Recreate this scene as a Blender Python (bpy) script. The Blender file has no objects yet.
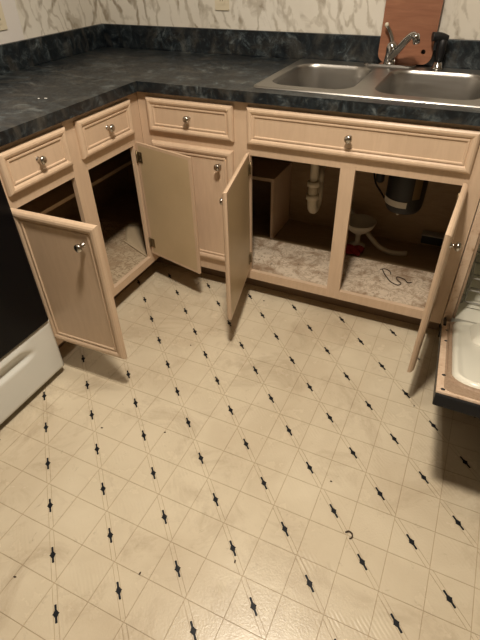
import bpy, bmesh, math, random
from mathutils import Vector, Matrix
random.seed(7)
scene = bpy.context.scene
COL = scene.collection
R = math.radians

# ------------------------------------------------------------------ camera
CAM = Vector((1.2575, -1.6901, 1.3296))
YAW, PITCH, ROLL, FPX = -0.45207, 0.67085, -0.02495, 476.0
cf = Vector((math.sin(YAW)*math.cos(PITCH), math.cos(YAW)*math.cos(PITCH), -math.sin(PITCH)))
r0 = Vector((math.cos(YAW), -math.sin(YAW), 0)); u0 = r0.cross(cf)
cr = math.cos(ROLL)*r0 + math.sin(ROLL)*u0; cu = -math.sin(ROLL)*r0 + math.cos(ROLL)*u0
cam_d = bpy.data.cameras.new('camera'); cam = bpy.data.objects.new('camera', cam_d); COL.objects.link(cam)
cam.matrix_world = Matrix(((cr.x, cu.x, -cf.x, CAM.x), (cr.y, cu.y, -cf.y, CAM.y), (cr.z, cu.z, -cf.z, CAM.z), (0, 0, 0, 1)))
cam_d.sensor_fit = 'VERTICAL'; cam_d.sensor_height = 24.0; cam_d.lens = FPX/640*24.0; cam_d.clip_start = 0.02
scene.camera = cam
def proj(p):
    d = Vector(p)-CAM; z = d.dot(cf)
    if z < .02: return None
    return 240+FPX*d.dot(cr)/z, 320-FPX*d.dot(cu)/z

# ------------------------------------------------------------------ world, exposure
w = bpy.data.worlds.new('room_ambient'); scene.world = w; w.use_nodes = True
w.node_tree.nodes['Background'].inputs[0].default_value = (1.0, .86, .70, 1)
w.node_tree.nodes['Background'].inputs[1].default_value = .02
vs = scene.view_settings
vs.view_transform = 'Standard'; vs.look = 'None'; vs.gamma = 1.0; vs.use_curve_mapping = False
vs.exposure = 0.0
LAMPS = [((.95, -1.08, 2.40), 500.0, 1.0), ((.74, -.60, 2.40), 420.0, .42)]
LAMP_COLOR = (1.0, .89, .74)

# ------------------------------------------------------------------ material helpers
def mat(name, color, rough=.5, metal=0.0, spec=.5, coat=0.0):
    m = bpy.data.materials.new(name); m.use_nodes = True
    b = m.node_tree.nodes['Principled BSDF']
    b.inputs['Base Color'].default_value = (*color, 1); b.inputs['Roughness'].default_value = rough
    b.inputs['Metallic'].default_value = metal; b.inputs['Specular IOR Level'].default_value = spec
    b.inputs['Coat Weight'].default_value = coat
    return m
class N:
    """small node-graph helper"""
    def __init__(s, m): s.m = m; s.t = m.node_tree; s.b = s.t.nodes['Principled BSDF']
    def new(s, kind, **kw):
        n = s.t.nodes.new(kind)
        for k, v in kw.items(): setattr(n, k, v)
        return n
    def link(s, a, b): s.t.links.new(a, b)
    def pos(s, scale=(1, 1, 1), rot=(0, 0, 0), loc=(0, 0, 0)):
        g = s.new('ShaderNodeNewGeometry'); mp = s.new('ShaderNodeMapping')
        mp.inputs['Scale'].default_value = scale; mp.inputs['Rotation'].default_value = rot; mp.inputs['Location'].default_value = loc
        s.link(g.outputs['Position'], mp.inputs[0]); return mp.outputs[0]
    def noise(s, v, scale, detail=4, rough=.55, dist=0.0):
        n = s.new('ShaderNodeTexNoise'); n.inputs['Scale'].default_value = scale; n.inputs['Detail'].default_value = detail
        n.inputs['Roughness'].default_value = rough; n.inputs['Distortion'].default_value = dist; s.link(v, n.inputs['Vector']); return n.outputs['Fac']
    def wave(s, v, scale, dist, detail=2, dscale=1.0, direction='X'):
        n = s.new('ShaderNodeTexWave', bands_direction=direction); n.inputs['Scale'].default_value = scale; n.inputs['Distortion'].default_value = dist
        n.inputs['Detail'].default_value = detail; n.inputs['Detail Scale'].default_value = dscale; s.link(v, n.inputs['Vector']); return n.outputs['Fac']
    def ramp(s, f, stops):
        n = s.new('ShaderNodeValToRGB'); e = n.color_ramp.elements
        while len(e) < len(stops): e.new(.5)
        for el, (p, c) in zip(e, stops):
            el.position = p; el.color = (*c, 1) if not isinstance(c, (int, float)) else (c, c, c, 1)
        s.link(f, n.inputs[0]); return n.outputs[0]
    def mix(s, f, a, b, blend='MIX'):
        n = s.new('ShaderNodeMix', data_type='RGBA', blend_type=blend)
        for i, x in ((0, f), (6, a), (7, b)):
            if isinstance(x, (int, float)): n.inputs[i].default_value = x
            elif isinstance(x, tuple): n.inputs[i].default_value = (*x, 1)
            else: s.link(x, n.inputs[i])
        return n.outputs[2]
    def color(s, c): s.link(c, s.b.inputs['Base Color'])
    def rough(s, f): s.link(f, s.b.inputs['Roughness'])
    def bump(s, h, strength=.3, dist=.002):
        n = s.new('ShaderNodeBump'); n.inputs['Strength'].default_value = strength; n.inputs['Distance'].default_value = dist
        s.link(h, n.inputs['Height']); s.link(n.outputs[0], s.b.inputs['Normal'])

# pickled maple of the cabinet fronts
def wood(name, c1, c2, rough=.42, grain=(9, 9, 1.2)):
    m = mat(name, c1, rough); n = N(m)
    a = n.noise(n.pos(scale=grain), 7, 5, .6, .6); b = n.noise(n.pos(), 3.2, 3)
    col = n.mix(n.ramp(a, [(.3, 0.0), (.75, 1.0)]), c1, c2)
    col = n.mix(n.ramp(b, [(.35, 0.0), (.8, .35)]), col, tuple(x*.82 for x in c2))
    n.color(col); n.bump(a, .08, .001); return m
M = {}
M['wood'] = wood('pickled_maple', (.67, .50, .355), (.59, .43, .295))
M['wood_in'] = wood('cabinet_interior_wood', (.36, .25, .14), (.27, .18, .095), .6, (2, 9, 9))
m = mat('melamine_door_back', (.40, .33, .235), .38); n = N(m)
n.color(n.mix(n.ramp(n.noise(n.pos(), 4, 4), [(.35, 0.0), (.8, 1.0)]), (.56, .43, .265), (.47, .355, .21))); M['melamine'] = m
m = mat('toe_kick_brown', (.22, .15, .095), .6); M['toe'] = m
# dark green-black marbled laminate
m = mat('marbled_laminate', (.02, .03, .03), .40); n = N(m)
p = n.pos()
a = n.noise(p, 17, 9, .72, 1.0); b = n.noise(p, 46, 6, .7, .6); c = n.noise(p, 7, 4, .6, .8)
d_ = n.noise(n.pos(scale=(1, 2.2, 1), rot=(0, 0, R(25))), 6, 6, .62, 1.6)
col = n.ramp(a, [(.42, (.003, .005, .007)), (.52, (.010, .016, .021)), (.58, (.042, .055, .062)), (.68, (.15, .17, .17))])
col = n.mix(n.ramp(b, [(.54, 0.0), (.70, .65)]), col, (.09, .105, .105))
col = n.mix(n.ramp(c, [(.42, .7), (.56, 0.0)]), col, (.004, .007, .010))
col = n.mix(n.ramp(d_, [(.50, 0.0), (.68, .5)]), col, (.085, .078, .064))
n.color(col); n.rough(n.ramp(b, [(.3, .30), (.7, .46)])); M['laminate'] = m
# wallpaper with grey brown branch strokes
m = mat('branch_wallpaper', (.7, .66, .58), .7); n = N(m)
p = n.pos(rot=(0, R(30), R(38)), scale=(1, 1, .7))
a = n.wave(p, 5.0, 13.0, 4, 1.1, 'X'); b = n.noise(n.pos(scale=(1, 1, .6)), 7, 5, .6, 1.2); c = n.noise(n.pos(), 3, 3)
g = n.wave(n.pos(rot=(0, R(38), R(-50)), scale=(1, 1, .6)), 7, 11, 4, 1.5, 'X')
lines = n.ramp(a, [(.0, 1.0), (.13, .6), (.30, 0.0)])
lines2 = n.ramp(g, [(.0, .9), (.10, .5), (.24, 0.0)])
msk = n.ramp(b, [(.40, 0.0), (.58, 1.0)])
col = n.mix(n.ramp(c, [(.35, 0.0), (.7, 1.0)]), (.74, .70, .62), (.66, .61, .52))
col = n.mix(n.mix(1.0, lines, msk, 'MULTIPLY'), col, (.34, .29, .22))
col = n.mix(n.mix(1.0, lines2, n.ramp(b, [(.42, 1.0), (.6, 0.0)]), 'MULTIPLY'), col, (.47, .42, .34))
n.color(col); M['wallpaper'] = m
M['white_wall'] = mat('white_painted_wall', (.72, .68, .64), .6)
M['room_paint'] = mat('tan_painted_wall', (.42, .35, .27), .8)
M['ceiling'] = mat('white_ceiling_paint', (.78, .75, .70), .9)
# vinyl floor
def vinyl(name, c1, c2, dirt, rr):
    m = mat(name, c1, .35); n = N(m); p = n.pos()
    a = n.noise(p, 6, 5, .6); b = n.noise(p, 1.7, 4, .6, .5); s = n.noise(p, 26, 6, .7, .8)
    col = n.mix(n.ramp(a, [(.3, 0.0), (.75, 1.0)]), c1, c2)
    col = n.mix(n.ramp(b, [(.44, 0.0), (.70, .62)]), col, dirt)
    g = n.noise(n.pos(loc=(5, 2, 1)), 4.2, 6, .7, 1.2)
    col = n.mix(n.ramp(g, [(.50, 0.0), (.66, .55)]), col, tuple(x*.9 for x in dirt))
    col = n.mix(n.ramp(s, [(.62, 0.0), (.74, .5)]), col, tuple(x*.6 for x in dirt))
    n.color(col)
    fine = n.noise(p, 170, 3, .6); reed = n.wave(n.pos(rot=(0, 0, R(-48))), 30, 1.2, 1, 1.0, 'X')
    h = n.mix(n.ramp(n.noise(n.pos(loc=(3, 1, 0)), 10, 1), [(.55, 0.0), (.62, .5)]), fine, reed)
    n.rough(n.ramp(a, [(.3, rr), (.8, rr+.12)])); n.bump(h, .42, .0014); return m
M['vinyl'] = vinyl('cream_vinyl', (.67, .585, .44), (.61, .525, .385), (.47, .375, .26), .20)
M['joint'] = vinyl('tan_vinyl_line', (.46, .36, .235), (.40, .31, .20), (.30, .22, .14), .4)
M['inlay'] = mat('charcoal_vinyl_inlay', (.006, .007, .010), .5, 0, .2)
M['crumb'] = mat('dark_crumb', (.05, .03, .018), .8)
# metals and plastics
m = mat('brushed_steel', (.43, .415, .39), .26, 1.0); n = N(m)
st = n.noise(n.pos(scale=(1, 14, 14)), 5, 2); n.rough(n.ramp(st, [(.3, .31), (.7, .38)])); M['steel'] = m
M['chrome'] = mat('chrome', (.52, .51, .50), .12, 1.0)
M['knob'] = mat('brushed_nickel', (.50, .47, .43), .22, 1.0)
M['hinge'] = mat('aged_brass_hinge', (.20, .15, .085), .45, .9)
M['black'] = mat('black_plastic', (.006, .006, .007), .5)
M['glass_black'] = mat('black_oven_glass', (.003, .003, .004), .30, 0, .15)
M['stove_white'] = mat('white_stove_enamel', (.70, .70, .655), .32)
M['white_plastic'] = mat('white_dishwasher_plastic', (.74, .72, .62), .28)
M['grey_plastic'] = mat('grey_plastic', (.33, .32, .29), .4)
m = mat('rust_stained_trim', (.70, .52, .38), .5); n = N(m); s = n.noise(n.pos(), 40, 5, .7, .5)
n.color(n.ramp(s, [(.35, (.68, .53, .40)), (.58, (.60, .43, .30)), (.72, (.30, .17, .09))])); M['rust'] = m
M['gasket'] = wood('grimy_gasket', (.40, .29, .20), (.26, .17, .11), .6, (20, 20, 20))
M['pvc'] = mat('white_pvc', (.62, .56, .44), .45)
M['hose'] = mat('ribbed_grey_hose', (.50, .46, .38), .5)
M['red_cloth'] = mat('red_cloth', (.28, .02, .015), .9)
M['label'] = mat('silver_label', (.55, .52, .46), .4)
M['outlet'] = mat('ivory_outlet_plastic', (.70, .62, .46), .4)
M['slot'] = mat('dark_slot', (.03, .025, .02), .6)
# shelf liner: stained pale paper with a print
def liner(name, base, print_c, stain_c, amt):
    m = mat(name, base, .6); n = N(m); p = n.pos()
    a = n.noise(p, 22, 5, .6, 1.4); b = n.noise(p, 9, 5, .65, .6); c = n.noise(p, 48, 4, .6, .3)
    col = n.mix(n.ramp(a, [(.47, 0.0), (.52, amt), (.57, 0.0)]), base, print_c)
    col = n.mix(n.ramp(b, [(.47, 0.0), (.62, .85)]), col, stain_c)
    col = n.mix(n.ramp(c, [(.64, 0.0), (.72, .75)]), col, tuple(x*.3 for x in stain_c))
    n.color(col); return m
M['liner'] = liner('stained_shelf_liner', (.64, .53, .41), (.33, .24, .16), (.24, .145, .08), .8)
M['liner2'] = liner('floral_shelf_liner', (.52, .41, .28), (.23, .15, .085), (.36, .25, .155), .95)
M['paper'] = mat('pale_liner_paper', (.50, .385, .25), .85)
# cutting board
m = wood('cherry_cutting_board', (.32, .14, .075), (.22, .085, .043), .45, (1.2, 9, 9)); M['board'] = m
# lamp globes
def lamp_mat(strength):
    m = bpy.data.materials.new('lit_lamp_globe'); m.use_nodes = True
    nt = m.node_tree; nt.nodes.remove(nt.nodes['Principled BSDF']); em = nt.nodes.new('ShaderNodeEmission')
    em.inputs[0].default_value = (*LAMP_COLOR, 1); em.inputs[1].default_value = strength
    nt.links.new(em.outputs[0], nt.nodes['Material Output'].inputs[0]); return m

# ------------------------------------------------------------------ mesh helpers
def BM(): return bmesh.new()
def box(bm, x0, x1, y0, y1, z0, z1, bev=0.0, mi=0):
    g = bmesh.ops.create_cube(bm, size=1.0, matrix=Matrix.Translation(((x0+x1)/2, (y0+y1)/2, (z0+z1)/2)) @ Matrix.Diagonal((x1-x0, y1-y0, z1-z0, 1)))
    fs = {f for v in g['verts'] for f in v.link_faces}
    for f in fs: f.material_index = mi
    if bev > 0:
        es = list({e for v in g['verts'] for e in v.link_edges})
        o = bmesh.ops.bevel(bm, geom=es, offset=bev, segments=2, profile=.6, affect='EDGES')
        for f in o['faces']: f.material_index = mi
    return bm
def lathe(bm, prof, M4=Matrix(), seg=24, mi=0):
    rings = []
    for r, z in prof:
        if r < 1e-6: rings.append([bm.verts.new(M4 @ Vector((0, 0, z)))])
        else: rings.append([bm.verts.new(M4 @ Vector((r*math.cos(2*math.pi*k/seg), r*math.sin(2*math.pi*k/seg), z))) for k in range(seg)])
    for a, b in zip(rings, rings[1:]):
        for k in range(seg):
            k2 = (k+1) % seg
            if len(a) == 1 and len(b) == 1: continue
            if len(a) == 1: f = bm.faces.new((a[0], b[k], b[k2]))
            elif len(b) == 1: f = bm.faces.new((a[k], a[k2], b[0]))
            else: f = bm.faces.new((a[k], a[k2], b[k2], b[k]))
            f.smooth = True; f.material_index = mi
    return bm
def smooth_path(pts, n=8):
    P = [Vector(p) for p in pts]; out = []
    for i in range(len(P)-1):
        a, b, c, d = P[max(i-1, 0)], P[i], P[i+1], P[min(i+2, len(P)-1)]
        for k in range(n):
            t = k/n
            out.append(.5*((2*b)+(c-a)*t+(2*a-5*b+4*c-d)*t*t+(3*b-a-3*c+d)*t**3))
    out.append(P[-1]); return out
def tube(bm, pts, rad, seg=12, smooth=True, n=8, mi=0):
    P = smooth_path(pts, n) if smooth else [Vector(p) for p in pts]
    rad_f = rad if callable(rad) else (lambda t: rad)
    t0 = (P[1]-P[0]).normalized(); up = Vector((0, 0, 1)) if abs(t0.z) < .9 else Vector((1, 0, 0))
    nrm = t0.cross(up).normalized(); rings = []
    for i, p in enumerate(P):
        t = (P[min(i+1, len(P)-1)]-P[max(i-1, 0)]).normalized()
        nrm = (nrm - t*nrm.dot(t)).normalized(); bi = t.cross(nrm); r = rad_f(i/(len(P)-1))
        rings.append([bm.verts.new(p+r*(math.cos(2*math.pi*k/seg)*nrm+math.sin(2*math.pi*k/seg)*bi)) for k in range(seg)])
    for a, b in zip(rings, rings[1:]):
        for k in range(seg):
            f = bm.faces.new((a[k], a[(k+1) % seg], b[(k+1) % seg], b[k])); f.smooth = True; f.material_index = mi
    for rg in (rings[0], rings[-1]):
        f = bm.faces.new(rg); f.material_index = mi
    return bm
def rrect(x0, x1, y0, y1, r, n=6):
    pts = []
    for cx, cy, a0 in ((x1-r, y1-r, 0), (x0+r, y1-r, 90), (x0+r, y0+r, 180), (x1-r, y0+r, 270)):
        for k in range(n+1):
            a = R(a0+90*k/n); pts.append((cx+r*math.cos(a), cy+r*math.sin(a)))
    return pts
def prism(bm, pts, z0, z1, M4=Matrix(), mi=0, bev=0.0):
    a = [bm.verts.new(M4 @ Vector((x, y, z0))) for x, y in pts]; b = [bm.verts.new(M4 @ Vector((x, y, z1))) for x, y in pts]
    fs = [bm.faces.new(b), bm.faces.new(a[::-1])]
    for k in range(len(pts)):
        k2 = (k+1) % len(pts); fs.append(bm.faces.new((a[k], a[k2], b[k2], b[k])))
    for f in fs: f.material_index = mi
    if bev: bmesh.ops.bevel(bm, geom=list({e for f in fs[:2] for e in f.edges}), offset=bev, segments=2, affect='EDGES')
    return bm
def loft(bm, loops, close_end=True, smooth=True, mi=0):
    rings = [[bm.verts.new(p) for p in lp] for lp in loops]
    for a, b in zip(rings, rings[1:]):
        for k in range(len(a)):
            k2 = (k+1) % len(a); f = bm.faces.new((a[k], a[k2], b[k2], b[k])); f.smooth = smooth; f.material_index = mi
    if close_end:
        f = bm.faces.new(rings[-1]); f.material_index = mi
    return rings
def world_of(o):
    v = Vector((0, 0, 0))
    while o is not None: v += o.location; o = o.parent
    return v
def obj(name, bm, mats, parent=None, local=False, flat=False):
    """link bm as ONE mesh object; coordinates are world unless local=True"""
    if parent is not None and not local: bmesh.ops.translate(bm, verts=bm.verts, vec=-world_of(parent))
    bmesh.ops.recalc_face_normals(bm, faces=bm.faces)
    me = bpy.data.meshes.new(name); bm.to_mesh(me); bm.free()
    for x in (mats if isinstance(mats, (list, tuple)) else [mats]): me.materials.append(x)
    o = bpy.data.objects.new(name, me); COL.objects.link(o); o.parent = parent; return o
def origin_to(o, loc):
    loc = Vector(loc); o.data.transform(Matrix.Translation(-loc)); o.location = loc; return o
def tag(o, label=None, cat=None, group=None, kind=None):
    for k, v in (('label', label), ('category', cat), ('group', group), ('kind', kind)):
        if v: o[k] = v
    return o
def thing(name, label, cat, loc, group=None):
    o = bpy.data.objects.new(name, None); COL.objects.link(o); o.location = loc; o.empty_display_size = .05
    return tag(o, label, cat, group)
def struct(name, bm, mats, label=None):
    return tag(obj(name, bm, mats), label, None, None, 'structure')

# ------------------------------------------------------------------ room shell
XL, YB, ZC = -.61, .61, 2.44
XR, YF = 4.2, -5.2
wl = struct('wall_left', box(BM(), XL-.1, XL, YF, YB+.1, 0, ZC), M['white_wall'], 'plain white painted wall behind stove and left counter')
o = obj('wallpaper', box(BM(), XL, XL+.0015, .075, YB, .9, ZC), M['wallpaper'], wl); o['label'] = 'cream wallpaper with grey brown branch strokes'
wb = struct('wall_back', box(BM(), XL, XR+.1, YB, YB+.1, 0, ZC), M['white_wall'], 'wall behind the sink covered in branch wallpaper')
o = obj('wallpaper', box(BM(), XL+.0015, XR, YB-.0015, YB, .9, ZC), M['wallpaper'], wb); o['label'] = 'cream wallpaper with grey brown branch strokes'
struct('wall_right', box(BM(), XR, XR+.1, YF, YB, 0, ZC), M['room_paint'], 'tan painted wall on the far right side of the room')
struct('wall_front', box(BM(), XL-.1, XR+.1, YF-.1, YF, 0, ZC), M['room_paint'], 'tan painted wall at the open end of the room')
struct('ceiling', box(BM(), XL-.1, XR+.1, YF-.1, YB+.1, ZC, ZC+.1), M['ceiling'], 'white painted kitchen ceiling')

# ------------------------------------------------------------------ floor: vinyl tiles, cut tiles with inlays, thin joints
TS = .11247; TX, TY = .8297, -.7860; H0 = -.0012
floor = struct('floor', box(BM(), XL, XR, YF, YB, -.06, H0), M['joint'], 'cream vinyl floor with diamond tiles and small charcoal inlays')
def poly_tile(bm, pts, mi=0, z0=H0, z1=0.0, ch=.0006):
    """chamfered flat piece"""
    c = Vector((sum(p[0] for p in pts)/len(pts), sum(p[1] for p in pts)/len(pts)))
    def inset(p): d = c-Vector(p); return Vector(p)+d.normalized()*ch
    a = [bm.verts.new((x, y, z0)) for x, y in pts]; b = [bm.verts.new((x, y, z1-.0004)) for x, y in pts]
    t = [bm.verts.new((*inset(p), z1)) for p in pts]
    bm.faces.new(t).material_index = mi
    for k in range(len(pts)):
        k2 = (k+1) % len(pts)
        bm.faces.new((a[k], a[k2], b[k2], b[k])).material_index = mi; bm.faces.new((b[k], b[k2], t[k2], t[k])).material_index = mi
hs = TS/2-.0008
SQ = [(-hs, -hs), (hs, -hs), (hs, hs), (-hs, hs)]
bw, lw = .0052, .0014           # half width of the centre band, line width
k_ = (bw+lw)*math.sqrt(2); j_ = bw*math.sqrt(2)
TRI = [(-hs, -hs), (hs-k_, -hs), (-hs, hs-k_)]
TRI2 = [(hs, hs), (-hs+k_, hs), (hs, -hs+k_)]
BAND = [(hs-j_, -hs), (hs, -hs), (hs, -hs+j_), (-hs+j_, hs), (-hs, hs), (-hs, hs-j_)]
def motif():
    prof = [(-.0235, .0), (-.0225, .0030), (-.0095, .0028), (-.0075, .0040), (-.0030, .0060), (0, .0092)]
    up = prof + [(-s, t) for s, t in prof[-2::-1]]
    pts = up + [(s, -t) for s, t in up[-2:0:-1]]
    q = math.sqrt(.5)
    return [(-s*q+t*q, s*q+t*q) for s, t in pts]
MOT = motif()
def mesh_of(name, bm, mats):
    bmesh.ops.recalc_face_normals(bm, faces=bm.faces)
    me = bpy.data.meshes.new(name); bm.to_mesh(me); bm.free()
    for x in mats: me.materials.append(x)
    return me
def plain_bm(bm): poly_tile(bm, SQ)
def cut_bm(bm): poly_tile(bm, TRI); poly_tile(bm, TRI2); poly_tile(bm, BAND)
def inlay_bm(bm, mi=0): prism(bm, MOT, -.0004, .0006, mi=mi)
b = BM(); plain_bm(b); ME_PLAIN = mesh_of('floor_tile', b, [M['vinyl']])
b = BM(); cut_bm(b); ME_CUT = mesh_of('cut_floor_tile', b, [M['vinyl']])
b = BM(); inlay_bm(b); ME_INLAY = mesh_of('inlay', b, [M['inlay']])
cells = []
for i in range(-14, 31):
    for j in range(-40, 9):
        x, y = TX+i*TS, TY+j*TS
        if x < -.15 or y > .16 or y < YF+.06 or x > XR-.06: continue
        p = proj((x, y, 0)); big = 0
        if p and -15 < p[0] < 495 and -15 < p[1] < 655: big = 1/((Vector((x, y, 0))-CAM).length)
        cells.append((big, i, j, x, y))
cells.sort(reverse=True)
rest = BM(); count = 0
for big, i, j, x, y in cells:
    cut = (i+j) % 2 == 0
    if big > 0 and count < 298:
        t = bpy.data.objects.new('cut_floor_tile' if cut else 'floor_tile', ME_CUT if cut else ME_PLAIN)
        COL.objects.link(t); t.parent = floor; t.location = (x, y, 0); count += 1
        if cut:
            s = bpy.data.objects.new('inlay', ME_INLAY); COL.objects.link(s); s.parent = t; s['label'] = 'charcoal pointed inlay'
    else:
        tmp = BM()
        if cut: cut_bm(tmp); inlay_bm(tmp, 1)
        else: plain_bm(tmp)
        bmesh.ops.translate(tmp, verts=tmp.verts, vec=(x, y, 0))
        me = bpy.data.meshes.new('tmp'); tmp.to_mesh(me); tmp.free(); rest.from_mesh(me); bpy.data.meshes.remove(me)
fo = obj('floor_tile_field', rest, [M['vinyl'], M['inlay']], floor); fo['kind'] = 'stuff'

# ------------------------------------------------------------------ cabinet fronts
FRONT_PROF = [(0, 0), (0, .008), (.003, .0145), (.008, .0185), (.014, .0195), (.020, .0175), (.0245, .0125), (.0265, .0115), (.0285, .0145), (.033, .0145), (.0355, .0105)]
def front_panel(bm, x0, x1, z0, z1, wide=1.0):
    """moulded front in local XZ, back at y=0, face towards -y; material 0 = face, 1 = back"""
    loops = []
    for ins, h in FRONT_PROF:
        i = ins*wide; loops.append([(x0+i, -h, z0+i), (x1-i, -h, z0+i), (x1-i, -h, z1-i), (x0+i, -h, z1-i)])
    rings = [[bm.verts.new(p) for p in lp] for lp in loops]
    for a, b in zip(rings, rings[1:]):
        for k in range(4): bm.faces.new((a[k], a[(k+1) % 4], b[(k+1) % 4], b[k]))
    bm.faces.new(rings[-1])
    # back: flat with a small lip so that the wooden edge shows
    e = .012
    bk = [bm.verts.new(p) for p in [(x0+e, 0, z0+e), (x1-e, 0, z0+e), (x1-e, 0, z1-e), (x0+e, 0, z1-e)]]
    for k in range(4): bm.faces.new((rings[0][k], bk[k], bk[(k+1) % 4], rings[0][(k+1) % 4]))
    bm.faces.new(bk[::-1]).material_index = 1
    return bm
KNOB = [(0, .030), (.006, .0295), (.0115, .027), (.014, .023), (.0135, .019), (.010, .016), (.0062, .013), (.0052, .006), (.0085, .002), (.0095, 0)]
def knob(parent, x, z, y=-.0105):
    """round knob on the local -y face"""
    b = lathe(BM(), KNOB[::-1], Matrix.Translation((x, y, z)) @ Matrix.Rotation(R(90), 4, 'X'), 20)
    k = obj('knob', b, M['knob'], parent, local=True); k['label'] = 'round brushed nickel knob'; return k
def drawer(cabinet, name, loc, rz, w, z0, z1, kx=None, dbox=True):
    d = obj(name, front_panel(BM(), 0, w, z0, z1), [M['wood'], M['melamine']], cabinet, local=True)
    d.location = Vector(loc)-world_of(cabinet); d.rotation_euler.z = rz
    knob(d, w/2 if kx is None else kx, (z0+z1)/2+.002)
    if dbox:
        b = BM(); zz0, zz1 = z0+.015, z1-.025
        for q in ((.03, .042, .022, .44), (w-.042, w-.03, .022, .44), (.042, w-.042, .022, .034), (.042, w-.042, .428, .44)): box(b, q[0], q[1], q[2], q[3], zz0, zz1)
        box(b, .03, w-.03, .022, .44, zz0-.006, zz0)
        obj('drawer_box', b, M['wood_in'], d, local=True)
    return d
def door(cabinet, loc, phi, w, z0, z1, hinge_right, kz, open_=True, kin=.076):
    s = -1 if hinge_right else 1
    x0, x1 = (0, w) if s > 0 else (-w, 0)
    d = obj('door', front_panel(BM(), x0, x1, z0, z1, 1.15), [M['wood'], M['melamine']], cabinet, local=True)
    d.location = Vector(loc)-world_of(cabinet); d.rotation_euler.z = phi
    knob(d, s*(w-kin+.018), kz, -.018)
    for hz in (z0+.06, z1-.06):
        b = box(BM(), min(s*.002, s*.030), max(s*.002, s*.030), 0, .003, hz-.022, hz+.022, .001)
        lathe(b, [(0, -.024), (.004, -.024), (.004, .024), (0, .024)], Matrix.Translation((s*.001, .004, hz)), 10)
        for dz in (-.012, .012):
            lathe(b, [(.0035, 0), (.003, .0015), (0, .002)], Matrix.Translation((s*.018, .003, hz+dz)) @ Matrix.Rotation(R(-90), 4, 'X'), 8)
        h = obj('hinge', b, M['hinge'], d, local=True); h['label'] = 'small dark brass hinge'
    return d
Z0, Z1 = .105, .876
DT, DB = .857, .724             # drawer front top and bottom
PT, PB = .690, .163             # door top and bottom

# --- left run, turning into the blind corner
cl = thing('base_cabinet', 'pickled wood base cabinet with two small drawers between stove and corner', 'cabinet', (-.30, -.37, 0))
b = BM()
for y0, y1 in ((-.750, -.724), (-.437, -.362), (-.072, 0.0)): box(b, -.02, 0, y0, y1, Z0, Z1, .0012)
for y0, y1 in ((-.724, -.437), (-.362, -.072)):
    for z0, z1 in ((.836, Z1), (.676, .742), (Z0, .142)): box(b, -.0195, -.0005, y0, y1, z0, z1)
obj('face_frame', b, M['wood'], cl)
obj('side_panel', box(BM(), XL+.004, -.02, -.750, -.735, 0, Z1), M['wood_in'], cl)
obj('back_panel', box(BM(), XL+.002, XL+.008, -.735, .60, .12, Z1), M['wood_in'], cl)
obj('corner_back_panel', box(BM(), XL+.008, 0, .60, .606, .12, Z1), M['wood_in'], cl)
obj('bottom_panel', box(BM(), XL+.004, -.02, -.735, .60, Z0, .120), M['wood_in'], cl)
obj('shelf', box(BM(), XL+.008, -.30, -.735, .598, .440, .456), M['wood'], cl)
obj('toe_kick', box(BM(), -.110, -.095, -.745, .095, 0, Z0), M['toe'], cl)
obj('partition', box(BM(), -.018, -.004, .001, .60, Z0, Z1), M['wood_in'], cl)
for y0, y1 in ((-.733, -.440), (-.383, -.066)):
    drawer(cl, 'drawer', (0.0004, y0, 0), R(90), y1-y0, DB, DT)
d = door(cl, (.006, -.738, 0), R(1.5), .330, PB, PT, False, .622); d['label'] = 'open door swung out beside the stove'
d = door(cl, (.006, -.064, 0), R(166), .312, PB, PT, True, .600); d['label'] = 'open door swung towards the inner corner'
# --- back run with the sink
cb = thing('sink_base_cabinet', 'long pickled wood sink cabinet under the steel sink with two doors hanging open', 'cabinet', (.67, .30, 0))
XE = 1.338
b = BM()
for x0, x1 in ((.0, .058), (.420, .498), (.858, .913), (1.278, XE)): box(b, x0, x1, 0, .02, Z0, Z1, .0012)
for x0, x1, zs in ((.058, .420, ((.836, Z1), (.676, .742), (Z0, .175))), (.498, .858, ((.842, Z1), (.678, .736), (Z0, .146))), (.913, 1.278, ((.842, Z1), (.678, .736), (Z0, .146)))):
    for z0, z1 in zs: box(b, x0, x1, .0005, .0195, z0, z1)
box(b, .498, 1.278, .004, .016, .735, .843)
obj('face_frame', b, M['wood'], cb)
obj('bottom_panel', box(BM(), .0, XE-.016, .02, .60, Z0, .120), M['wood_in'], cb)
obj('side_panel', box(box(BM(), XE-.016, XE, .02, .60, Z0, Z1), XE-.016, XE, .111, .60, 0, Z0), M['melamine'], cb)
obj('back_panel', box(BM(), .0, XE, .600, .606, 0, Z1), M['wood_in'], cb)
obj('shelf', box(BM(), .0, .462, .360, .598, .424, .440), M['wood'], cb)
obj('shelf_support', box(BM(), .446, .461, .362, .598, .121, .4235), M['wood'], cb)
obj('toe_kick', box(BM(), -.094, XE, .095, .110, 0, Z0), M['toe'], cb)
drawer(cb, 'drawer', (.047, -.0004, 0), 0, .386, DB, DT)
drawer(cb, 'false_drawer_front', (.489, -.0004, 0), 0, .800, .722, .859, kx=.392, dbox=False)
d = door(cb, (.050, -.0004, 0), 0, .378, PB+.006, PT-.003, False, .624, False)
d['label'] = 'closed door in the corner'
d = door(cb, (.498, -.006, 0), R(-77), .385, PB, PT, False, .62, True, .105); d['label'] = 'left sink door swung open'
d = door(cb, (1.276, -.006, 0), R(88), .392, PB, PT, True, .632); d['label'] = 'right sink door swung open, seen edge on'

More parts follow.
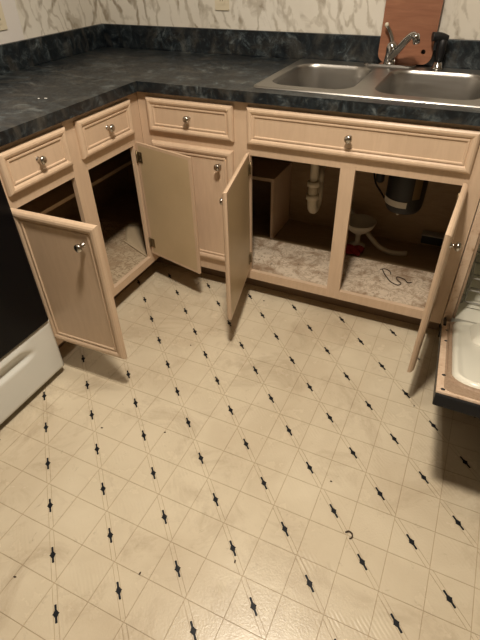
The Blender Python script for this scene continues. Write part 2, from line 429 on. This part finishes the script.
# ------------------------------------------------------------------ countertop
SX0, SX1, SY0, SY1 = .490, 1.318, .032, .580     # sink rim outline
CE = 1.975
ct = thing('countertop', 'dark green-black marbled laminate countertop running into the corner', 'countertop', (0, .3, .876))
b = BM()
box(b, XL+.001, .025, -.752, YB-.001, .8762, .914)
for x0, x1, y0, y1 in ((.025, SX0+.02, -.025, YB-.001), (SX1-.02, CE, -.025, YB-.001), (SX0+.02, SX1-.02, -.025, SY0+.02), (SX0+.02, SX1-.02, SY1-.02, YB-.001)):
    box(b, x0, x1, y0, y1, .8762, .914)
obj('slab', b, M['laminate'], ct)
obj('backsplash', box(BM(), XL+.002, XL+.021, -.752, YB-.002, .9142, 1.016, .002), M['laminate'], ct)
obj('backsplash', box(BM(), XL+.0215, CE, YB-.021, YB-.002, .9142, 1.016, .002), M['laminate'], ct)

# ------------------------------------------------------------------ sink
sk = thing('kitchen_sink', 'double bowl stainless steel drop-in sink set in the dark countertop', 'sink', (.90, .30, .914))
BOWLS = [(.528, .842, .078, .485), (.912, 1.264, .078, .485)]
b = BM(); ZT = .9205
def loop_edges(bm, pts, z):
    vs_ = [bm.verts.new((x, y, z)) for x, y in pts]
    return vs_, [bm.edges.new((vs_[k], vs_[(k+1) % len(vs_)])) for k in range(len(vs_))]
outer, e0 = loop_edges(b, rrect(SX0+.008, SX1-.008, SY0+.008, SY1-.008, .02), ZT)
es = list(e0)
for x0, x1, y0, y1 in BOWLS: es += loop_edges(b, rrect(x0, x1, y0, y1, .08), ZT)[1]
bmesh.ops.triangle_fill(b, use_beauty=True, use_dissolve=False, edges=es)
lo1 = [b.verts.new((x, y, ZT-.001)) for x, y in rrect(SX0+.003, SX1-.003, SY0+.003, SY1-.003, .024)]
lo2 = [b.verts.new((x, y, .9145)) for x, y in rrect(SX0, SX1, SY0, SY1, .026)]
for a, c in ((outer, lo1), (lo1, lo2)):
    for k in range(len(a)): b.faces.new((a[k], a[(k+1) % len(a)], c[(k+1) % len(a)], c[k])).smooth = True
obj('sink_rim', b, M['steel'], sk)
for x0, x1, y0, y1 in BOWLS:
    b = BM(); loops = []
    for ins, dz, rr in ((0, 0, .08), (.003, -.004, .08), (.006, -.014, .078), (.010, -.10, .076), (.014, -.150, .074), (.022, -.166, .068), (.036, -.174, .06), (.08, -.176, .04)):
        loops.append([(x, y, ZT+dz) for x, y in rrect(x0+ins, x1-ins, y0+ins, y1-ins, rr)])
    loft(b, loops)
    bo = obj('bowl', b, M['steel'], sk)
    cx, cy = (x0+x1)/2, (y0+y1)/2+.02
    b = lathe(BM(), [(.045, .001), (.042, .003), (.036, .002), (.030, -.002), (.012, -.003), (.008, .006), (0, .007)], Matrix.Translation((cx, cy, ZT-.1755)), 28)
    dr = obj('drain', b, M['chrome'], bo, local=True); dr.location = -world_of(bo)
# faucet
fx, fy = .886, .532
fa = thing('faucet', 'chrome single lever kitchen faucet on the sink deck', 'faucet', (fx, fy, ZT))
b = BM(); prism(b, rrect(fx-.105, fx+.105, fy-.024, fy+.024, .0235), ZT+.0002, ZT+.009, bev=.003); obj('deck_plate', b, M['chrome'], fa)
obj('body', lathe(BM(), [(0, .008), (.026, .008), (.025, .02), (.022, .045), (.023, .066), (.019, .08), (.010, .088), (0, .09)], Matrix.Translation((fx, fy, ZT)), 24), M['chrome'], fa)
b = tube(BM(), [(fx+.004, fy-.012, ZT+.035), (fx+.030, fy-.040, ZT+.066), (fx+.062, fy-.075, ZT+.106), (fx+.084, fy-.098, ZT+.126), (fx+.098, fy-.112, ZT+.122)], lambda t: .0145-.003*t, 14)
sp = obj('spout', b, M['chrome'], fa)
a0 = Vector((fx+.099, fy-.113, ZT+.123))
obj('spout_tip', lathe(BM(), [(0, .010), (.012, .009), (.0135, .0), (.0130, -.022), (.010, -.024), (0, -.022)], Matrix.Translation(a0) @ Matrix.Rotation(R(-14), 4, 'Y'), 18), M['chrome'], sp)
b = tube(BM(), [(fx-.002, fy, ZT+.082), (fx-.010, fy+.004, ZT+.105), (fx-.024, fy+.006, ZT+.128), (fx-.034, fy+.004, ZT+.140)], lambda t: .0085-.0025*t, 12)
hd = obj('lever', b, M['chrome'], fa)
o = obj('lever_tip', lathe(BM(), [(0, -.006), (.007, -.005), (.008, .002), (.006, .008), (0, .010)], Matrix.Translation((fx-.035, fy+.004, ZT+.142)), 14), M['pvc'], hd)
# side sprayer
sx, sy = 1.072, .535
sp = thing('side_sprayer', 'black pull-out side sprayer standing right of the cutting board', 'sprayer', (sx, sy, ZT))
obj('holder', lathe(BM(), [(0, .0), (.024, .0005), (.024, .006), (.019, .012), (.017, .022), (.012, .026), (0, .026)], Matrix.Translation((sx, sy, ZT)), 22), M['chrome'], sp)
obj('handle', lathe(BM(), [(0, .020), (.011, .021), (.014, .045), (.0165, .075), (.016, .098), (.010, .106), (0, .107)], Matrix.Translation((sx, sy, ZT)), 20), M['black'], sp)
b = tube(BM(), [(sx+.014, sy+.006, ZT+.104), (sx-.01, sy-.004, ZT+.112), (sx-.040, sy-.016, ZT+.112)], lambda t: .012+.004*t, 14)
obj('spray_head', b, M['black'], sp)
obj('trigger', box(BM(), sx-.030, sx-.020, sy-.012, sy-.004, ZT+.066, ZT+.102, .002), M['black'], sp)
# cutting board leaning on the backsplash
b = BM(); bw_, bh, th = .212, .34, .018
pts = rrect(-bw_/2, bw_/2, 0, bh, .035, 8)
lo = [(x, y) for x, y in pts]; hx, hy, hr = .070, .045, .009
def plate(bm, z):
    v1, e1 = loop_edges(bm, lo, z); v2, e2 = loop_edges(bm, [(hx+hr*math.cos(2*math.pi*k/16), hy+hr*math.sin(2*math.pi*k/16)) for k in range(16)], z)
    bmesh.ops.triangle_fill(bm, use_beauty=True, edges=e1+e2); return v1, v2
f1, h1 = plate(b, 0); f2, h2 = plate(b, th)
for a, c in ((f1, f2), (h1, h2)):
    for k in range(len(a)): b.faces.new((a[k], a[(k+1) % len(a)], c[(k+1) % len(a)], c[k]))
cbd = obj('cutting_board', b, M['board'])
tag(cbd, 'reddish brown wooden cutting board leaning on the backsplash behind the faucet', 'cutting board')
cbd.location = (.934, .577, ZT+.0062); cbd.rotation_euler = (R(87), 0, R(0))

# ------------------------------------------------------------------ things under the sink
b = BM(); box(b, .300, 1.318, .022, .330, .1205, .134, .001); ln = obj('liner_board', b, M['liner'])
tag(origin_to(ln, (.89, .17, .1205)), 'stained pale paper covered board on the floor of the sink cabinet', 'liner board')
b = BM(); box(b, XL+.02, -.022, -.70, .20, .1202, .1225); ln = obj('shelf_liner', b, M['liner2'])
tag(origin_to(ln, (-.3, -.3, .1202)), 'brown floral shelf liner on the floor of the left cabinet', 'shelf liner')
def sheet(name, corners, zoff, m, nx=10, ny=6, th=.0012):
    b = BM(); A, B_, C, D = [Vector(c) for c in corners]; V = []
    for i in range(nx+1):
        row = []
        for j in range(ny+1):
            s, t = i/nx, j/ny; p = A.lerp(B_, s).lerp(D.lerp(C, s), t); p.z += zoff(s, t); row.append(p)
        V.append(row)
    top = [[b.verts.new(p) for p in r] for r in V]; bot = [[b.verts.new(p-Vector((0, 0, th))) for p in r] for r in V]
    for i in range(nx):
        for j in range(ny):
            b.faces.new((top[i][j], top[i+1][j], top[i+1][j+1], top[i][j+1])).smooth = True
            b.faces.new((bot[i][j+1], bot[i+1][j+1], bot[i+1][j], bot[i][j])).smooth = True
    for i in range(nx):
        b.faces.new((top[i][0], bot[i][0], bot[i+1][0], top[i+1][0])); b.faces.new((top[i][ny], top[i+1][ny], bot[i+1][ny], bot[i][ny]))
    for j in range(ny):
        b.faces.new((top[0][j], top[0][j+1], bot[0][j+1], bot[0][j])); b.faces.new((top[nx][j], bot[nx][j], bot[nx][j+1], top[nx][j+1]))
    return obj(name, b, m)
o = sheet('liner_paper', [(-.045, -.045, .1245), (-.225, .03, .1245), (-.345, .19, .1245), (-.10, .21, .1245)], lambda s, t: .008*t*t*(1-.9*s), M['paper'])
tag(origin_to(o, (-.2, .08, .1245)), 'curled pale liner paper at the back of the left cabinet floor', 'paper')
o = obj('paper_strip', box(BM(), -.11, .11, -.004, .004, 0, .004, .0008), M['paper'])
o.location = (-.135, -.012, .1262); o.rotation_euler.z = R(157); tag(o, 'thin white paper strip across the floral liner in the left cabinet', 'paper')
# P-trap under the left bowl
px, py = .664, .335
pt = thing('drain_trap', 'white plastic drain trap pipe hanging under the left sink bowl', 'pipe', (px, py, .30))
obj('tailpiece', tube(BM(), [(px, py, .742), (px, py, .47)], .0185, 18, False), M['pvc'], pt)
ub = []
for k in range(13):
    a = math.pi*k/12; ub.append((px, py+.045-.045*math.cos(a), .375-.055*math.sin(a)))
obj('trap_bend', tube(BM(), [(px, py, .47), (px, py, .42)] + ub + [(px, py+.09, .44)], .0225, 18, False), M['pvc'], pt)
obj('waste_arm', tube(BM(), [(px, py+.09, .43), (px, py+.095, .470), (px-.01, py+.13, .485), (px-.02, .598, .49)], .0195, 16), M['pvc'], pt)
for z, r in ((.462, .030), (.655, .030), (.40, .031)):
    obj('slip_nut', lathe(BM(), [(.018, -.012), (r, -.011), (r, .009), (r*.84, .013), (.018, .013)], Matrix.Translation((px, py, z)), 10), M['pvc'], pt)
# disposer
dx, dy = 1.072, .302
dp = thing('waste_disposer', 'black garbage disposer hanging under the right sink bowl', 'disposer', (dx, dy, .42))
obj('housing', lathe(BM(), [(0, .424), (.050, .424), (.066, .430), (.074, .445), (.078, .475), (.079, .60), (.074, .64), (.058, .665), (.045, .69), (.045, .742), (0, .742)], Matrix.Translation((dx, dy, 0)), 36), M['black'], dp)
b = BM()
seg = 14; A0, A1 = R(170), R(285); vi = []
for k in range(seg+1):
    a = A0+(A1-A0)*k/seg; vi.append((b.verts.new((dx+.0798*math.cos(a), dy+.0798*math.sin(a), .462)), b.verts.new((dx+.0803*math.cos(a), dy+.0803*math.sin(a), .488))))
for k in range(seg): b.faces.new((vi[k][0], vi[k+1][0], vi[k+1][1], vi[k][1])).smooth = True
o = obj('label_band', b, M['label'], dp); o['label'] = 'pale label band around the base'
b = BM(); vi = []; A0, A1 = R(297), R(322)
for k in range(9):
    a = A0+(A1-A0)*k/8; vi.append((b.verts.new((dx+.0796*math.cos(a), dy+.0796*math.sin(a), .50)), b.verts.new((dx+.0796*math.cos(a), dy+.0796*math.sin(a), .585))))
for k in range(8): b.faces.new((vi[k][0], vi[k+1][0], vi[k+1][1], vi[k][1])).smooth = True
o = obj('label_patch', b, M['hinge'], dp); o['label'] = 'brown label on the side'
obj('mounting_ring', lathe(BM(), [(.045, .695), (.058, .697), (.058, .715), (.045, .718)], Matrix.Translation((dx, dy, 0)), 28), M['steel'], dp)
obj('reset_button', lathe(BM(), [(0, .410), (.005, .411), (.006, .425), (0, .425)], Matrix.Translation((dx-.012, dy-.03, 0)), 10), M['label'], dp)
obj('outlet_elbow', tube(BM(), [(dx-.06, dy+.03, .60), (dx-.10, dy+.06, .59), (dx-.125, dy+.09, .55), (dx-.13, dy+.12, .49)], .019, 14), M['black'], dp)
obj('power_cord', tube(BM(), [(dx-.03, dy+.04, .44), (dx-.075, dy+.10, .402), (dx-.125, dy+.15, .425), (dx-.165, dy+.18, .47), (dx-.19, dy+.25, .56), (dx-.19, .596, .60)], .0042, 8), M['black'], dp)
# drain hose, footed dish, red cloth, black box
o = obj('drain_hose', tube(BM(), [(.772, .580, .285), (.79, .570, .262), (.845, .545, .222), (.92, .49, .180), (.985, .452, .145), (1.05, .44, .1330), (1.12, .46, .1330)], .0118, 12), M['hose'])
tag(o, 'pale flexible drain hose curving down behind the centre stile of the sink cabinet', 'hose')
o = obj('footed_dish', lathe(BM(), [(0, 0), (.040, .001), (.041, .006), (.030, .012), (.013, .022), (.011, .055), (.016, .070), (.040, .085), (.066, .110), (.078, .138), (.075, .139), (.062, .113), (.038, .091), (0, .082)], seg=32), M['hose'])
o.location = (.876, .460, .1203); tag(o, 'pale footed plastic dish on the dark floor at the back of the sink cabinet', 'dish')
def cloth_z(s, t): return .016+.012*math.sin(9*s+4*t)*math.cos(7*t+2*s)
o = sheet('red_cloth', [(.80, .352, .1225), (.915, .345, .1225), (.925, .425, .1225), (.79, .43, .1225)], cloth_z, M['red_cloth'], 14, 10, .002)
tag(origin_to(o, (.86, .39, .1225)), 'crumpled dark red cloth behind the liner board', 'cloth')
b = BM(); box(b, 1.165, 1.262, .548, .596, .155, .197, .004); bb = thing('junction_box', 'small black box on the back wall low in the sink cabinet', 'box', (1.21, .57, .155))
obj('box_body', b, M['black'], bb); obj('lid', box(BM(), 1.163, 1.264, .546, .5965, .197, .202, .001), M['grey_plastic'], bb)
b = tube(BM(), [(1.045, .262, .1365), (1.058, .235, .1365), (1.075, .208, .1365), (1.098, .178, .1365), (1.130, .163, .1365), (1.142, .182, .1365), (1.122, .205, .1365), (1.118, .228, .1365), (1.148, .222, .1365), (1.168, .200, .1365), (1.184, .21, .1365)], .0024, 6)
tag(origin_to(obj('dark_string', b, M['crumb']), (1.1, .21, .1365)), 'dark squiggly string lying on the stained liner under the disposer', 'string')
b = tube(BM(), [(1.035, .262, .1362), (1.055, .275, .1362), (1.078, .262, .1362), (1.086, .24, .1362)], .002, 6)
tag(origin_to(obj('dark_string', b, M['crumb']), (1.06, .26, .1362)), 'short dark string piece behind the squiggly one on the stained liner', 'string')

# ------------------------------------------------------------------ stove
YS1 = -.758; YS0 = YS1-.76; XS = .035
sv = thing('stove', 'white and black freestanding stove beside the left cabinet', 'stove', (-.28, (YS0+YS1)/2, 0))
obj('body', box(BM(), XL+.03, .0, YS0, YS1, .03, .905, .003), M['black'], sv)
obj('oven_door', box(BM(), .001, XS+.008, YS0+.012, YS1-.010, .272, .845, .006), M['glass_black'], sv)
# storage drawer with a long scooped finger groove
def sst(a, b_, v):
    t = max(0, min(1, (v-a)/(b_-a))); return t*t*(3-2*t)
ny, nz = 72, 30; ya, yb, za, zb = YS0+.004, YS1-.001, .034, .266; grid = []
b = BM()
for i in range(ny+1):
    row = []
    for j in range(nz+1):
        y = ya+(yb-ya)*i/ny; z = za+(zb-za)*j/nz
        edge = min(y-ya, yb-y, z-za, zb-z); x = XS-.006*(1-sst(0, .010, edge))
        tap = sst(YS0+.085, YS0+.16, y)*(1-sst(YS1-.175, YS1-.095, y))
        g = sst(.178, .190, z)*(1-sst(.190+.026*tap, .205+.030*tap, z))*tap
        lip = sst(.200, .215, z)*(1-sst(.236, .258, z))*tap
        row.append(b.verts.new((x-.018*g+.005*lip, y, z)))
    grid.append(row)
for i in range(ny):
    for j in range(nz): b.faces.new((grid[i][j], grid[i+1][j], grid[i+1][j+1], grid[i][j+1])).smooth = True
rim = [grid[i][0] for i in range(ny+1)]+[grid[ny][j] for j in range(1, nz+1)]+[grid[i][nz] for i in range(ny-1, -1, -1)]+[grid[0][j] for j in range(nz-1, 0, -1)]
bk = [b.verts.new((.001, v.co.y, v.co.z)) for v in rim]
for k in range(len(rim)): b.faces.new((rim[k], rim[(k+1) % len(rim)], bk[(k+1) % len(rim)], bk[k]))
b.faces.new(bk)
dw = obj('storage_drawer', b, M['stove_white'], sv)
obj('cooktop', box(BM(), XL+.03, XS, YS0, YS1, .9052, .925, .004), M['stove_white'], sv)
obj('control_panel', box(BM(), XL+.03, XL+.10, YS0, YS1, .9255, 1.10, .006), M['stove_white'], sv)
for x, y, r in ((-.13, YS0+.19, .10), (-.13, YS1-.19, .08), (-.40, YS0+.19, .08), (-.40, YS1-.19, .10)):
    b = BM()
    for q in range(3): tube(b, [((x+(r-.025*q)*math.cos(2*math.pi*k/24)), (y+(r-.025*q)*math.sin(2*math.pi*k/24)), .932) for k in range(25)], .006, 8, False)
    obj('burner', b, M['black'], sv)
for y in (YS0+.07, YS0+.18, YS1-.18, YS1-.07):
    obj('control_knob', lathe(BM(), [(0, 0), (.022, 0), (.020, .016), (.008, .026), (0, .026)], Matrix.Translation((XL+.1, y, 1.02)) @ Matrix.Rotation(R(90), 4, 'Y'), 18), M['black'], sv)
b = tube(BM(), [(XS+.008, YS0+.09, .80), (XS+.05, YS0+.10, .80), (XS+.05, YS1-.10, .80), (XS+.008, YS1-.09, .80)], .011, 10, False); obj('oven_handle', b, M['stove_white'], sv)
for x in (-.5, -.06):
    for y in (YS0+.05, YS1-.05): obj('foot', lathe(BM(), [(0, 0), (.018, 0), (.018, .006), (.008, .01), (.008, .031), (0, .031)], Matrix.Translation((x, y, 0)), 12), M['black'], sv)

# ------------------------------------------------------------------ dishwasher with its door let down
DX0, DX1 = 1.3405, 1.9405
dwm = thing('dishwasher', 'black fronted dishwasher with white liner and its door let down', 'dishwasher', ((DX0+DX1)/2, .28, 0))
b = BM()
box(b, DX0, DX0+.03, .0, .58, .10, .872); box(b, DX1-.03, DX1, .0, .58, .10, .872); box(b, DX0, DX1, .55, .58, .10, .872)
box(b, DX0, DX1, .0, .58, .842, .872); box(b, DX0+.03, DX1-.03, .0, .55, .10, .15)
obj('tub', b, M['white_plastic'], dwm)
b = BM(); box(b, DX0+.031, DX0+.041, -.004, .012, .15, .84, .003); box(b, DX1-.041, DX1-.031, -.004, .012, .15, .84, .003); box(b, DX0+.041, DX1-.041, -.004, .012, .828, .84, .003)
obj('door_seal', b, M['gasket'], dwm)
for x in (DX0, DX1-.030): obj('tub_flange', box(BM(), x, x+.030, -.006, -.0005, .10, .872, .001), M['rust'], dwm)
obj('kick_plate', box(BM(), DX0+.005, DX1-.005, .05, .065, .0, .098), M['black'], dwm)
TILT = R(-21.6); L = .765
dd = bpy.data.objects.new('door', None)
b = BM()   # local: door lies along -y from its hinge, inner side up (+z)
box(b, 0, DX1-DX0, -L, -.012, -.044, -.010, .004)
dd = obj('door', b, M['black'], dwm, local=True)
dd.location = Vector((DX0, -.008, .140))-world_of(dwm); dd.rotation_euler.x = TILT
W = DX1-DX0
def frame_ring(x0, x1, y0, y1, r, i0, z0, i1, z1, bm):
    a = [bm.verts.new((x, y, z0)) for x, y in rrect(x0+i0, x1-i0, y0+i0, y1-i0, max(r-i0, .004))]; c = [bm.verts.new((x, y, z1)) for x, y in rrect(x0+i1, x1-i1, y0+i1, y1-i1, max(r-i1, .004))]
    for k in range(len(a)): bm.faces.new((a[k], a[(k+1) % len(a)], c[(k+1) % len(a)], c[k])).smooth = True
b = BM(); box(b, .0, W, -L+.004, -.020, -.0099, -.002, .002); o = obj('trim_plate', b, M['rust'], dd, local=True); o['label'] = 'tan rust stained edge trim'
b = BM(); x0, x1, y0, y1 = .022, W-.022, -L+.062, -.004
for i0, z0, i1, z1 in ((0, -.0019, .003, .004), (.003, .004, .012, .005), (.012, .005, .015, -.0015)): frame_ring(x0, x1, y0, y1, .075, i0, z0, i1, z1, b)
prism(b, rrect(.018, W-.018, -L+.012, -.024, .03), -.0022, -.0008)
o = obj('gasket', b, M['gasket'], dd, local=True); o['label'] = 'grimy brown door gasket'
b = BM(); x0, x1, y0, y1 = .036, W-.036, -L+.086, -.006
loops = []
for ins, z in ((0, -.0018), (.002, .006), (.008, .012), (.016, .0125), (.022, .008), (.032, .007)):
    loops.append([(x, y, z) for x, y in rrect(x0+ins, x1-ins, y0+ins, y1-ins, max(.07-ins, .02))])
loft(b, loops); li = obj('inner_liner', b, M['white_plastic'], dd, local=True)
b = BM(); loops = []
for ins, z in ((0, .0075), (.006, .020), (.018, .032), (.035, .036)):
    loops.append([(x, y, z) for x, y in rrect(.095+ins, W-.095-ins, -.30+ins, -.03-ins, .05)])
loft(b, loops); obj('raised_panel', b, M['white_plastic'], li, local=True)
b = BM(); box(b, .150, .330, -.475, -.365, .007, .020, .004); dsp = obj('detergent_dispenser', b, M['white_plastic'], li, local=True)
obj('dispenser_lid', box(BM(), .162, .245, -.462, -.395, .0201, .0245, .002), M['grey_plastic'], li, local=True)
for x, y in ((.016, -L+.018), (.016, -L+.125), (.016, -.30), (.016, -.16), (W-.016, -L+.018), (W-.016, -L+.125)):
    obj('screw', lathe(BM(), [(.0055, -.0022), (.0055, 0), (.003, .0012), (0, .0014)], Matrix.Translation((x, y, 0)), 10), M['black'], dd, local=True)
obj('hinge_arm', box(BM(), .002, .012, -.10, .02, -.035, .006, .002), M['black'], dd, local=True)
# lower rack inside the tub
b = BM()
for k in range(9):
    x = DX0+.06+k*.06; tube(b, [(x, .07, .30), (x, .07, .19), (x, .50, .19), (x, .50, .30)], .0028, 6, False)
for y in (.07, .18, .29, .40, .50): tube(b, [(DX0+.06, y, .19), (DX0+.54, y, .19)], .0028, 6, False)
for z in (.245, .30):
    tube(b, [(DX0+.06, .07, z), (DX0+.54, .07, z), (DX0+.54, .50, z), (DX0+.06, .50, z), (DX0+.06, .07, z)], .0032, 6, False)
obj('lower_rack', b, M['grey_plastic'], dwm)
for k in (0, 1):
    for y in (.12, .45): obj('rack_wheel', lathe(BM(), [(0, -.006), (.019, -.005), (.019, .005), (0, .006)], Matrix.Translation((DX0+.052+k*.496, y, .1695)) @ Matrix.Rotation(R(90), 4, 'Y'), 14), M['grey_plastic'], dwm)
# end panel carrying the far end of the worktop
tag(origin_to(obj('end_panel', box(BM(), 1.955, 1.973, .0, .604, 0, .8755, .001), M['wood']), (1.964, .3, 0)), 'pickled wood end panel right of the dishwasher', 'panel')

# ------------------------------------------------------------------ wall outlets
def outlet(name, label, loc, rz):
    e = thing(name, label, 'outlet', loc, 'wall outlets'); e.rotation_euler.z = rz      # local: faces -y
    b = BM(); prism(b, rrect(-.036, .036, -.058, .058, .006, 3), 0, .006, Matrix.Rotation(R(90), 4, 'X'), bev=.002); obj('cover_plate', b, M['outlet'], e, local=True)
    for z in (-.021, .021):
        b = BM(); prism(b, rrect(-.017, .017, z-.014, z+.014, .010, 4), .0058, .0085, Matrix.Rotation(R(90), 4, 'X')); r_ = obj('receptacle', b, M['outlet'], e, local=True)
        b = BM()
        for x in (-.006, .006): box(b, x-.0012, x+.0012, -.0089, -.0084, z-.001, z+.008)
        obj('slot', b, M['slot'], r_, local=True)
    obj('screw', lathe(BM(), [(.003, .006), (.003, .0072), (0, .0075)], Matrix.Rotation(R(90), 4, 'X'), 10), M['slot'], e, local=True)
outlet('wall_outlet', 'ivory wall outlet on the branch wallpaper above the back counter', (.092, YB-.0016, 1.145), 0)
outlet('wall_outlet', 'ivory wall outlet on the plain white wall above the left counter', (XL+.0001, -.040, 1.120), R(90))

# ------------------------------------------------------------------ small scraps on the floor
b = tube(BM(), [(1.216, -.950, .0030), (1.224, -.943, .0032), (1.234, -.946, .0034), (1.237, -.956, .0032), (1.231, -.963, .0030)], .0022, 7)
tag(origin_to(obj('curled_scrap', b, M['crumb']), (1.225, -.95, .001)), 'small dark hook shaped scrap lying on the floor in front', 'scrap')
def floor_pt(px_, py_):
    d = cf + cr*((px_-240)/FPX) - cu*((py_-320)/FPX); t = -CAM.z/d.z; return CAM+d*t
crumbs = [(165, 432.5, 'reddish crumb beside a tile joint left of the floor centre'), (102, 428, 'tiny brown crumb on the floor near the stove drawer'), (140, 573.5, 'thin dark crumb on the left foreground floor'),
          (15, 577, 'dark crumb on the floor nearest the left edge'), (235, 561.5, 'dark crumb just below an inlay in the middle foreground'), (190.7, 345.5, 'dark crumb on the floor in front of the corner doors'),
          (264, 301, 'brown crumb on the floor under the left sink opening'), (414, 406, 'brown crumb on the floor below the right sink door'), (331, 481.5, 'brown crumb on a tile in the middle of the floor'), (217, 379, 'dark crumb on the floor beyond the left sink door tip')]
for k, (a, c, lab) in enumerate(crumbs):
    p = floor_pt(a, c); b = BM(); bmesh.ops.create_icosphere(b, subdivisions=1, radius=1.0)
    sx_, sy_, sz_ = .0036+.0016*random.random(), .0022+.001*random.random(), .0016
    for v in b.verts: v.co = Vector((v.co.x*sx_*(1+.3*random.random()), v.co.y*sy_, (v.co.z+.85)*sz_))
    o = obj('floor_crumb', b, M['crumb']); o.location = (p.x, p.y, .0001); o.rotation_euler.z = random.random()*6; tag(o, lab, 'crumb', 'crumbs on the floor')

for k, (x, y, lab) in enumerate([(-.117, -.366, 'larger of the two white crumbs on the left countertop'), (-.140, -.376, 'smaller of the two white crumbs on the left countertop')]):
    b = BM(); bmesh.ops.create_icosphere(b, subdivisions=1, radius=1.0)
    for v in b.verts: v.co = Vector((v.co.x*(.007-.003*k)*(1+.3*random.random()), v.co.y*.004, (v.co.z+.9)*.002))
    o = obj('counter_crumb', b, M['stove_white']); o.location = (x, y, .9142); tag(o, lab, 'crumb', 'crumbs on the counter')

# ------------------------------------------------------------------ ceiling light
LAMP_LABELS = ['lit round flush ceiling light over the front of the kitchen floor', 'lit round flush ceiling light nearer the sink counter']
for (lx, ly, lz), st_, rs in LAMPS:
    lp = thing('ceiling_light', LAMP_LABELS.pop(0), 'light', (lx, ly, lz), 'flush ceiling lights')
    obj('pan', lathe(BM(), [(0, ZC-.0005), (.150*rs, ZC-.001), (.148*rs, lz-.004), (.120*rs, lz-.008), (.100*rs, lz+.004), (0, lz+.005)], Matrix.Translation((lx, ly, 0)), 36), M['stove_white'], lp)
    obj('diffuser', lathe(BM(), [(.098*rs, .0035), (.090*rs, -.001), (.06*rs, -.004), (0, -.005)], Matrix.Translation((lx, ly, lz)), 36), lamp_mat(st_), lp)
